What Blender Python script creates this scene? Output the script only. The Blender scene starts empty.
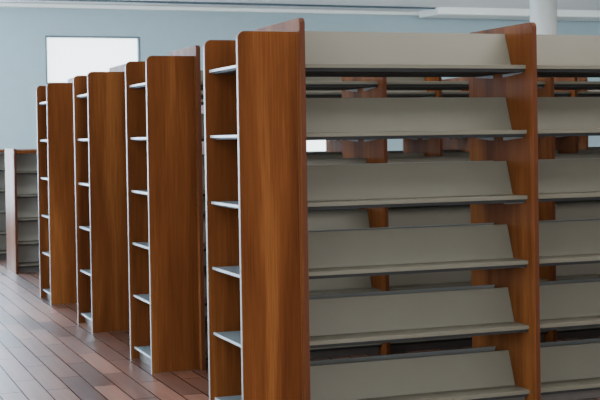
import bpy, bmesh, math
from mathutils import Vector, Matrix
scene = bpy.context.scene
col = scene.collection

# ---------------- materials ----------------
def newmat(name):
    m = bpy.data.materials.new(name); m.use_nodes = True
    nt = m.node_tree; b = nt.nodes['Principled BSDF']
    return m, nt, b

def plain(name, c, rough=0.5, metal=0.0, noise=0.02, spec=0.5):
    m, nt, b = newmat(name)
    tc = nt.nodes.new('ShaderNodeTexCoord')
    n = nt.nodes.new('ShaderNodeTexNoise'); n.inputs['Scale'].default_value = 6; n.inputs['Detail'].default_value = 4
    nt.links.new(tc.outputs['Object'], n.inputs['Vector'])
    r = nt.nodes.new('ShaderNodeValToRGB')
    r.color_ramp.elements[0].position = .3; r.color_ramp.elements[1].position = .7
    r.color_ramp.elements[0].color = (*[x*(1-noise) for x in c], 1)
    r.color_ramp.elements[1].color = (*[min(1, x*(1+noise)) for x in c], 1)
    nt.links.new(n.outputs['Fac'], r.inputs['Fac']); nt.links.new(r.outputs['Color'], b.inputs['Base Color'])
    b.inputs['Roughness'].default_value = rough; b.inputs['Metallic'].default_value = metal
    b.inputs['Specular IOR Level'].default_value = spec
    return m

def wood(name, dark, mid, light, rough=0.42):
    m, nt, b = newmat(name)
    L = nt.links.new
    tc = nt.nodes.new('ShaderNodeTexCoord'); oi = nt.nodes.new('ShaderNodeObjectInfo')
    mul = nt.nodes.new('ShaderNodeMath'); mul.operation = 'MULTIPLY'; mul.inputs[1].default_value = 37.0
    L(oi.outputs['Random'], mul.inputs[0])
    cmb = nt.nodes.new('ShaderNodeCombineXYZ'); L(mul.outputs[0], cmb.inputs[0]); L(mul.outputs[0], cmb.inputs[2])
    add = nt.nodes.new('ShaderNodeVectorMath'); add.operation = 'ADD'
    L(tc.outputs['Object'], add.inputs[0]); L(cmb.outputs[0], add.inputs[1])
    mp = nt.nodes.new('ShaderNodeMapping'); mp.inputs['Scale'].default_value = (7, 7, .5); L(add.outputs[0], mp.inputs['Vector'])
    n1 = nt.nodes.new('ShaderNodeTexNoise'); n1.inputs['Scale'].default_value = 1.0; n1.inputs['Detail'].default_value = 4; n1.inputs['Distortion'].default_value = .6
    L(mp.outputs[0], n1.inputs['Vector'])
    mp2 = nt.nodes.new('ShaderNodeMapping'); mp2.inputs['Scale'].default_value = (120, 120, 3); L(add.outputs[0], mp2.inputs['Vector'])
    n2 = nt.nodes.new('ShaderNodeTexNoise'); n2.inputs['Scale'].default_value = 1.0; n2.inputs['Detail'].default_value = 3
    L(mp2.outputs[0], n2.inputs['Vector'])
    mx = nt.nodes.new('ShaderNodeMix'); mx.inputs[0].default_value = .27
    L(n1.outputs['Fac'], mx.inputs[2]); L(n2.outputs['Fac'], mx.inputs[3])
    r = nt.nodes.new('ShaderNodeValToRGB'); e = r.color_ramp.elements
    e[0].position = .30; e[0].color = (*dark, 1); e[1].position = .70; e[1].color = (*light, 1)
    x = e.new(.5); x.color = (*mid, 1)
    L(mx.outputs[0], r.inputs['Fac']); L(r.outputs['Color'], b.inputs['Base Color'])
    b.inputs['Roughness'].default_value = rough; b.inputs['Specular IOR Level'].default_value = .05; b.inputs['IOR'].default_value = 1.35
    bp = nt.nodes.new('ShaderNodeBump'); bp.inputs['Strength'].default_value = .03; L(n2.outputs['Fac'], bp.inputs['Height']); L(bp.outputs[0], b.inputs['Normal'])
    return m

M_wood = wood('cherry_wood', (.066, .020, .007), (.125, .041, .013), (.235, .090, .026))
M_band = plain('edge_band', (.19, .165, .145), .4)
M_wband = plain('wood_edge_band', (.080, .024, .010), .5, spec=.2)
M_steel = plain('taupe_steel', (.128, .121, .094), .45)
M_back = plain('shaded_steel', (.19, .20, .20), .5)
M_undershade = plain('steel_painted_shade', (.030, .031, .033), .6, spec=.2)  # near-black puts the shade beneath the shelves into the colour
M_light = plain('pale_steel', (.17, .23, .27), .4)
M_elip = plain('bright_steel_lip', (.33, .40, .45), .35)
M_grey = plain('light_grey_steel', (.46, .46, .42), .5)
M_white = plain('white_paint', (.90, .94, .92), .6)
M_wall = plain('blue_wall_paint', (.34, .46, .50), .7)
M_ceil = plain('ceiling_paint', (.90, .95, .96), .8)
M_frame = plain('window_frame_paint', (.06, .10, .13), .6)
M_plinth = plain('plinth_laminate', (.085, .075, .07), .5)

def emis(name, c, s):
    m, nt, b = newmat(name)
    b.inputs['Base Color'].default_value = (.8, .85, .9, 1)
    b.inputs['Emission Color'].default_value = (*c, 1); b.inputs['Emission Strength'].default_value = s
    return m
M_sky = emis('daylight_glass', (.88, 1, .97), 3.6)
M_addedglow = emis('added_glow_panes', (.62, .80, 1), 19)  # unseen glowing panes, added to lay a cool sheen on the floor
M_skyb = emis('daylight_glass_side', (.75, .90, 1), 5)

def floormat():
    m, nt, b = newmat('plank_floor'); L = nt.links.new
    tc = nt.nodes.new('ShaderNodeTexCoord')
    mp = nt.nodes.new('ShaderNodeMapping'); mp.inputs['Rotation'].default_value = (0, 0, math.radians(90)); L(tc.outputs['Object'], mp.inputs['Vector'])
    br = nt.nodes.new('ShaderNodeTexBrick'); L(mp.outputs[0], br.inputs['Vector'])
    br.offset = .43
    br.inputs['Scale'].default_value = 1; br.inputs['Brick Width'].default_value = .9; br.inputs['Row Height'].default_value = .145
    br.inputs['Mortar Size'].default_value = .005; br.inputs['Mortar Smooth'].default_value = .2; br.inputs['Bias'].default_value = 0
    br.inputs['Color1'].default_value = (.055, .022, .014, 1); br.inputs['Color2'].default_value = (.30, .120, .070, 1); br.inputs['Mortar'].default_value = (.015, .008, .006, 1)
    mp2 = nt.nodes.new('ShaderNodeMapping'); mp2.inputs['Scale'].default_value = (22, 1.2, 1); L(tc.outputs['Object'], mp2.inputs['Vector'])
    n = nt.nodes.new('ShaderNodeTexNoise'); n.inputs['Scale'].default_value = 1; n.inputs['Detail'].default_value = 4; L(mp2.outputs[0], n.inputs['Vector'])
    r = nt.nodes.new('ShaderNodeValToRGB'); r.color_ramp.elements[0].color = (.65, .65, .65, 1); r.color_ramp.elements[1].color = (1.3, 1.3, 1.3, 1)
    r.color_ramp.elements[0].position = .3; r.color_ramp.elements[1].position = .7
    L(n.outputs['Fac'], r.inputs['Fac'])
    mx = nt.nodes.new('ShaderNodeMix'); mx.data_type = 'RGBA'; mx.blend_type = 'MULTIPLY'; mx.inputs[0].default_value = 1
    L(br.outputs['Color'], mx.inputs[6]); L(r.outputs['Color'], mx.inputs[7]); L(mx.outputs[2], b.inputs['Base Color'])
    # per-plank gloss variation from the plank colour
    bw = nt.nodes.new('ShaderNodeRGBToBW'); L(br.outputs['Color'], bw.inputs[0])
    rr = nt.nodes.new('ShaderNodeMapRange'); rr.inputs['From Min'].default_value = .02; rr.inputs['From Max'].default_value = .16
    rr.inputs['To Min'].default_value = .27; rr.inputs['To Max'].default_value = .40
    L(bw.outputs[0], rr.inputs['Value']); L(rr.outputs[0], b.inputs['Roughness'])
    sp = nt.nodes.new('ShaderNodeMapRange'); sp.inputs['To Min'].default_value = 1.0; sp.inputs['To Max'].default_value = 0.1
    L(br.outputs['Fac'], sp.inputs['Value']); L(sp.outputs[0], b.inputs['Specular IOR Level'])
    cw = nt.nodes.new('ShaderNodeMapRange'); cw.inputs['To Min'].default_value = .55; cw.inputs['To Max'].default_value = 0.05
    L(br.outputs['Fac'], cw.inputs['Value']); L(cw.outputs[0], b.inputs['Coat Weight'])
    b.inputs['Coat Roughness'].default_value = .42; b.inputs['Coat IOR'].default_value = 1.7
    b.inputs['IOR'].default_value = 1.75
    return m
M_floor = floormat()

# ---------------- mesh helpers ----------------
def mk(name, me, loc=(0, 0, 0), parent=None, rotz=0):
    o = bpy.data.objects.new(name, me); o.location = loc; o.rotation_euler = (0, 0, rotz)
    if parent: o.parent = parent
    col.objects.link(o); return o

def boxes_mesh(name, boxes, mats, bevel=0.0):
    bm = bmesh.new()
    for (x0, x1, y0, y1, z0, z1, mi) in boxes:
        vs = [bm.verts.new(p) for p in [(x0,y0,z0),(x1,y0,z0),(x1,y1,z0),(x0,y1,z0),(x0,y0,z1),(x1,y0,z1),(x1,y1,z1),(x0,y1,z1)]]
        for f in [(0,3,2,1),(4,5,6,7),(0,1,5,4),(1,2,6,5),(2,3,7,6),(3,0,4,7)]:
            bm.faces.new([vs[i] for i in f]).material_index = mi
    if bevel > 0:
        bmesh.ops.bevel(bm, geom=bm.edges[:], offset=bevel, segments=2, affect='EDGES', profile=.5)
    me = bpy.data.meshes.new(name); bm.to_mesh(me); bm.free()
    for m in mats: me.materials.append(m)
    return me

def extrude_profile(name, prof, axis, depth, mats, seg_mats=None):
    bm = bmesh.new()
    def P(u, z, t): return (t, u, z) if axis == 'x' else (u, t, z)
    a = [bm.verts.new(P(u, z, 0)) for u, z in prof]; b = [bm.verts.new(P(u, z, depth)) for u, z in prof]
    bm.faces.new(a); bm.faces.new(b[::-1])
    n = len(prof)
    for i in range(n):
        f = bm.faces.new((a[i], a[(i+1) % n], b[(i+1) % n], b[i]))
        if seg_mats and i in seg_mats: f.material_index = seg_mats[i]
    bmesh.ops.recalc_face_normals(bm, faces=bm.faces)
    me = bpy.data.meshes.new(name); bm.to_mesh(me); bm.free()
    for m in mats: me.materials.append(m)
    return me

def round_panel(w, h, r, left=True, right=True, inset=0.0, z0=0.0, n=7):
    p = []
    p.append((inset, z0+inset)); p.append((w-inset, z0+inset))
    if right:
        for i in range(n+1):
            t = i/n*math.pi/2; p.append((w-r+(r-inset)*math.cos(t), h-r+(r-inset)*math.sin(t)))
    else: p.append((w-inset, h-inset))
    if left:
        for i in range(n+1):
            t = math.pi/2+i/n*math.pi/2; p.append((r+(r-inset)*math.cos(t), h-r+(r-inset)*math.sin(t)))
    else: p.append((inset, h-inset))
    return p

def panel_and_band(nm, w, h, r, axis, th, left=True, right=True, band=M_band):
    e = .0025
    core = extrude_profile(nm+'_core', round_panel(w, h, r, left, right, e), axis, th, [M_wood])
    outer = round_panel(w, h, r, left, right, 0); inner = round_panel(w, h, r, left, right, e)
    bm = bmesh.new(); t0, t1 = .003, th-.003
    def P(u, z, t): return (t, u, z) if axis == 'x' else (u, t, z)
    rings = [[bm.verts.new(P(u, z, t)) for u, z in pr] for pr, t in [(inner, t0), (outer, t0), (outer, t1), (inner, t1)]]
    n = len(outer)
    for k in range(4):
        A, B = rings[k], rings[(k+1) % 4]
        for i in range(n): bm.faces.new((A[i], A[(i+1) % n], B[(i+1) % n], B[i]))
    bmesh.ops.recalc_face_normals(bm, faces=bm.faces)
    me = bpy.data.meshes.new(nm+'_band'); bm.to_mesh(me); bm.free(); me.materials.append(band)
    return core, me

# ---------------- shelving geometry ----------------
TH = .03
DEP = .76
def shelf_meshes(L, D=.265):
    prof = [(0, .004), (.004, .006), (D, .004), (D, -.034), (.018, -.034), (.018, -.003), (.010, -.004), (.009, -.016), (.0, -.016)]
    me = extrude_profile('shelf_board', prof, 'x', L, [M_steel, M_undershade], {1: 0, 2: 1, 3: 1, 4: 1, 5: 1, 6: 1, 7: 1})
    b0, b1, t = .160, .230, .006
    bs = extrude_profile('book_stop', [(b0-.03, .006), (b0, .008), (b1, .198), (b1+.012, .198), (b1+.012, .193), (b1+t, .191), (b0+t+.002, .0065)], 'x', L-.006, [M_steel, M_back], {4: 1, 5: 1, 3: 1})
    br = extrude_profile('bracket', [(.035, -.0345), (D-.01, -.0345), (D-.01, -.052), (D-.05, -.052), (.035, -.039)], 'x', .004, [M_back])
    return me, bs, br
CACHE = {}
def build_range(base, H, bays, pitch, levels, label, group, endcap=True, wingH=None, cat='bookshelf', skip=()):
    E = bpy.data.objects.new('library_shelving', None); E.empty_display_size = .3
    E.location = (base[0], base[1], 0); col.objects.link(E)
    E['label'] = label; E['category'] = cat; E['group'] = group
    key = ('p', H)
    if key not in CACHE: CACHE[key] = panel_and_band('upright', DEP, H, .03, 'x', TH, band=M_wband)
    core, band = CACHE[key]
    for i in range(bays+1):
        o = mk('end_panel' if i in (0, bays) else 'upright_panel', core, (i*pitch, 0, 0), E)
        mk('edge_band', band, (0, 0, 0), o)
    L = pitch-TH-.004
    key = ('s', L)
    if key not in CACHE: CACHE[key] = shelf_meshes(L)
    sm, bs, br = CACHE[key]
    for i in range(bays):
        x0 = i*pitch+TH+.002
        for li, z in enumerate(levels):
            for side in (0, 1):
                if side == 0: s = mk('shelf', sm, (x0, .068, z), E)
                else: s = mk('shelf', sm, (x0+L, DEP-.068, z), E, math.pi)
                if endcap and (i, li) not in skip: mk('book_stop', bs, (.003, 0, 0), s)
                if z > .2:
                    mk('bracket', br, (.004, 0, 0), s); mk('bracket', br, (L-.008, 0, 0), s)
        zb = levels[-1]-.036
        key = ('k', L, zb)
        if key not in CACHE: CACHE[key] = boxes_mesh('plinth', [(0, L, 0, DEP-.24, 0, zb, 0)], [M_plinth], .003)
        mk('plinth', CACHE[key], (x0, .12, 0), E)
        if not endcap:
            if 'bp' not in CACHE:
                CACHE['bp'] = boxes_mesh('back_panel', [(0, L, 0, .018, 0, H-.06-levels[-1]-.01, 0)], [M_grey])
                CACHE['tp'] = boxes_mesh('top_panel', [(0, L, 0, DEP-.05, 0, .04, 0)], [M_wood], .003)
            mk('back_panel', CACHE['bp'], (x0, DEP/2-.009, levels[-1]+.006), E)
            mk('top_panel', CACHE['tp'], (x0, .025, H-.06), E)
    if endcap:
        W = .328
        if 'w' not in CACHE: CACHE['w'] = panel_and_band('wing', W, wingH, .04, 'y', TH, left=True, right=False)
        wc, wb = CACHE['w']
        yn, yf = .04, .65
        for y in (yn, yf):
            o = mk('endcap_side_panel', wc, (-W, y, 0), E); mk('edge_band', wb, (0, 0, 0), o)
        SL = yf-yn-TH-.004
        if 'es' not in CACHE:
            CACHE['es'] = boxes_mesh('endcap_shelf', [(0, .29, 0, SL, -.006, 0, 0), (.012, .28, .004, SL-.004, -.022, -.0061, 1)], [M_light, M_undershade])
            CACHE['el'] = boxes_mesh('front_lip', [(0, .005, 0, SL, -.013, .002, 0)], [M_elip], .0015)
            CACHE['ek'] = boxes_mesh('endcap_plinth', [(0, .25, 0, SL, 0, levels[-1]-.025, 0)], [M_plinth], .002)
        for z in levels:
            s = mk('endcap_shelf', CACHE['es'], (-W+.03, yn+TH+.002, z), E)
            mk('front_lip', CACHE['el'], (-.0052, 0, 0), s)
        mk('plinth', CACHE['ek'], (-W+.06, yn+TH+.002, 0), E)
    return E

LV = [1.928, 1.562, 1.192, .824, .456, .089]
PITCH = 1.385
X0 = 2.375
lab = 'tall cherry wood library shelving with empty taupe metal shelves'
rows = [(6.36, 3, PITCH, lab, ()), (8.33, 4, 1.35, lab, [(i, l) for i in (0, 1, 2) for l in (0, 1)]), (10.30, 4, PITCH, lab, [(i, l) for i in (2, 3) for l in (0, 1)]),
        (12.27, 5, PITCH, 'tall cherry wood library shelving, empty, standing beside the low bookcases', ())]
for k, (y, n, pt, lb, sk) in enumerate(rows):
    build_range((X0, y), 2.17, n, pt, LV, lb, 'rows of tall wooden library shelving', True, 2.10, skip=sk)
LL = [1.20, .92, .64, .36, .10]
for k, (y, x) in enumerate([(15.4, 2.16), (17.3, 2.10)]):
    build_range((x, y), 1.47, 2, PITCH, LL, 'low cherry wood bookcase with empty grey metal shelves',
                'low wooden library shelving', False)

# ---------------- room ----------------
def struct(o): o['kind'] = 'structure'; return o
XL, XR, YN, YF, HC = -4.0, 17.0, -3.0, 20.0, 3.66
struct(mk('floor', boxes_mesh('floor', [(XL-.2, XR+.2, YN-.2, YF+.2, -.1, 0, 0)], [M_floor])))
struct(mk('ceiling', boxes_mesh('ceiling', [(XL-.2, XR+.2, YN-.2, YF+.2, HC, HC+.15, 0)], [M_ceil])))

def wall_with_holes(name, axis, pos, a0, a1, holes, mat, th=.2):
    bx = []; cuts = sorted(holes)
    cur = a0
    def add(u0, u1, z0, z1):
        if u1-u0 < 1e-4 or z1-z0 < 1e-4: return
        if axis == 'y': bx.append((u0, u1, pos, pos+th, z0, z1, 0))
        else: bx.append((pos-th, pos, u0, u1, z0, z1, 0))
    for (u0, u1, z0, z1) in cuts:
        add(cur, u0, 0, HC); add(u0, u1, 0, z0); add(u0, u1, z1, HC); cur = u1
    add(cur, a1, 0, HC)
    return struct(mk(name, boxes_mesh(name, bx, [mat])))
back = [(-3.6, -.9, .5, 3.2), (-.5, 2.25, .5, 3.2), (3.32, 4.80, 2.43, 3.17), (7.4, 8.6, 1.30, 2.1), (9.3, 11.1, 1.30, 2.1)]  # first two openings are out of view, added for the floor sheen
wall_with_holes('wall_back', 'y', YF, XL, XR, back, M_wall)
side = [(-1+i*3.4, 1.6+i*3.4, .9, 3.1) for i in range(6)]
wall_with_holes('wall_left', 'x', XL, YN, YF, side, M_wall)
struct(mk('wall_right', boxes_mesh('wall_right', [(XR, XR+.2, YN, YF, 0, HC, 0)], [M_wall])))
struct(mk('wall_front', boxes_mesh('wall_front', [(XL, XR, YN-.2, YN, 0, HC, 0)], [M_wall])))
wi = 1
for (u0, u1, z0, z1) in back:
    f = .024
    bx = [(u0+f-.002, u1-f+.002, .115, .125, z0+f-.002, z1-f+.002, 1), (u0, u1, .004, .15, z0, z0+f, 0), (u0, u1, .004, .15, z1-f, z1, 0), (u0, u0+f, .004, .15, z0+f, z1-f, 0), (u1-f, u1, .004, .15, z0+f, z1-f, 0)]
    struct(mk('window_%d' % wi, boxes_mesh('window', bx, [M_frame, M_addedglow if u1 < 3 else M_sky]), (0, YF, 0))); wi += 1  # leftmost pair hold the added glow panes
for (u0, u1, z0, z1) in side:
    f = .05
    bx = [(-.11, -.10, u0+.03, u1-.03, z0+.03, z1-.03, 1), (-.12, -.02, u0, u1, z0, z0+f, 0), (-.12, -.02, u0, u1, z1-f, z1, 0), (-.12, -.02, u0, u0+f, z0+f, z1-f, 0), (-.12, -.02, u1-f, u1, z0+f, z1-f, 0)]
    struct(mk('window_%d' % wi, boxes_mesh('window', bx, [M_frame, M_skyb]), (XL, 0, 0))); wi += 1
struct(mk('baseboard_back', boxes_mesh('bb', [(XL, XR, YF-.02, YF, 0, .12, 0)], [M_white], .004)))
struct(mk('trim_1', boxes_mesh('tr', [(XL, XR, YF-.06, YF, HC-.07, HC-.005, 0)], [M_white], .01)))
struct(mk('trim_2', boxes_mesh('beam', [(XL, XR, 19.3, 19.36, HC-.03, HC-.002, 0)], [M_frame], .01)))
struct(mk('trim_3', boxes_mesh('soffit', [(9.6, XR, 19.2, YF-.07, 3.54, HC-.001, 0)], [M_white], .01)))

def column():
    bm = bmesh.new()
    bmesh.ops.create_cone(bm, cap_ends=True, segments=40, radius1=.17, radius2=.17, depth=HC-.002, matrix=Matrix.Translation((0, 0, HC/2)))
    bmesh.ops.create_cone(bm, cap_ends=True, segments=40, radius1=.21, radius2=.20, depth=.14, matrix=Matrix.Translation((0, 0, .071)))
    for f in bm.faces: f.smooth = len(f.verts) == 4
    me = bpy.data.meshes.new('column'); bm.to_mesh(me); bm.free(); me.materials.append(M_white)
    return me
c = mk('column', column(), (8.62, 14.3, 0)); c['label'] = 'round white painted structural column behind the shelving'; c['category'] = 'column'

# ---------------- lights ----------------
def area(loc, rot, sx, sy, e, c):
    l = bpy.data.lights.new('area', 'AREA'); l.shape = 'RECTANGLE'; l.size = sx; l.size_y = sy; l.energy = e; l.color = c
    o = bpy.data.objects.new('area_light', l); o.location = loc; o.rotation_euler = rot; col.objects.link(o)
W = (1, .96, .89)
for x in (-1, 4.5, 10):
    for y in (0, 5.5, 11):
        area((x, y, HC-.05), (0, 0, 0), 3.0, 1.2, 78, W)
for x in (0, 5, 10, 15):
    area((x, 16.6, HC-.05), (math.radians(25), 0, 0), 3.0, 1.0, 150, (.88, .96, 1))
area((XL+.1, 9, 1.9), (0, math.radians(-90), 0), 2.2, 18, 320, (.86, .94, 1))
area((1.0, -2.6, 2.2), (math.radians(80), 0, 0), 4, 2.0, 310, (1, .96, .90))
w = bpy.data.worlds.new('w'); scene.world = w; w.use_nodes = True
w.node_tree.nodes['Background'].inputs[0].default_value = (.6, .75, .9, 1); w.node_tree.nodes['Background'].inputs[1].default_value = .5

# ---------------- camera ----------------
cam = bpy.data.cameras.new('cam'); co = bpy.data.objects.new('camera', cam); col.objects.link(co)
cam.sensor_width = 36; cam.lens = 78; cam.clip_end = 200
th = math.radians(20.4); p = math.radians(1.2); ro = .0155
F = Vector((math.sin(th)*math.cos(p), math.cos(th)*math.cos(p), -math.sin(p)))
R = Vector((math.cos(th), -math.sin(th), 0)); U = R.cross(F)
R2 = R*math.cos(ro)-U*math.sin(ro); U2 = R*math.sin(ro)+U*math.cos(ro)
m = Matrix((R2, U2, -F)).transposed().to_4x4(); m.translation = Vector((0, 0, 1.54))
co.matrix_world = m
cam.shift_y = -34.5/600
cam.dof.use_dof = True; cam.dof.focus_distance = 7.0; cam.dof.aperture_fstop = 7
scene.camera = co
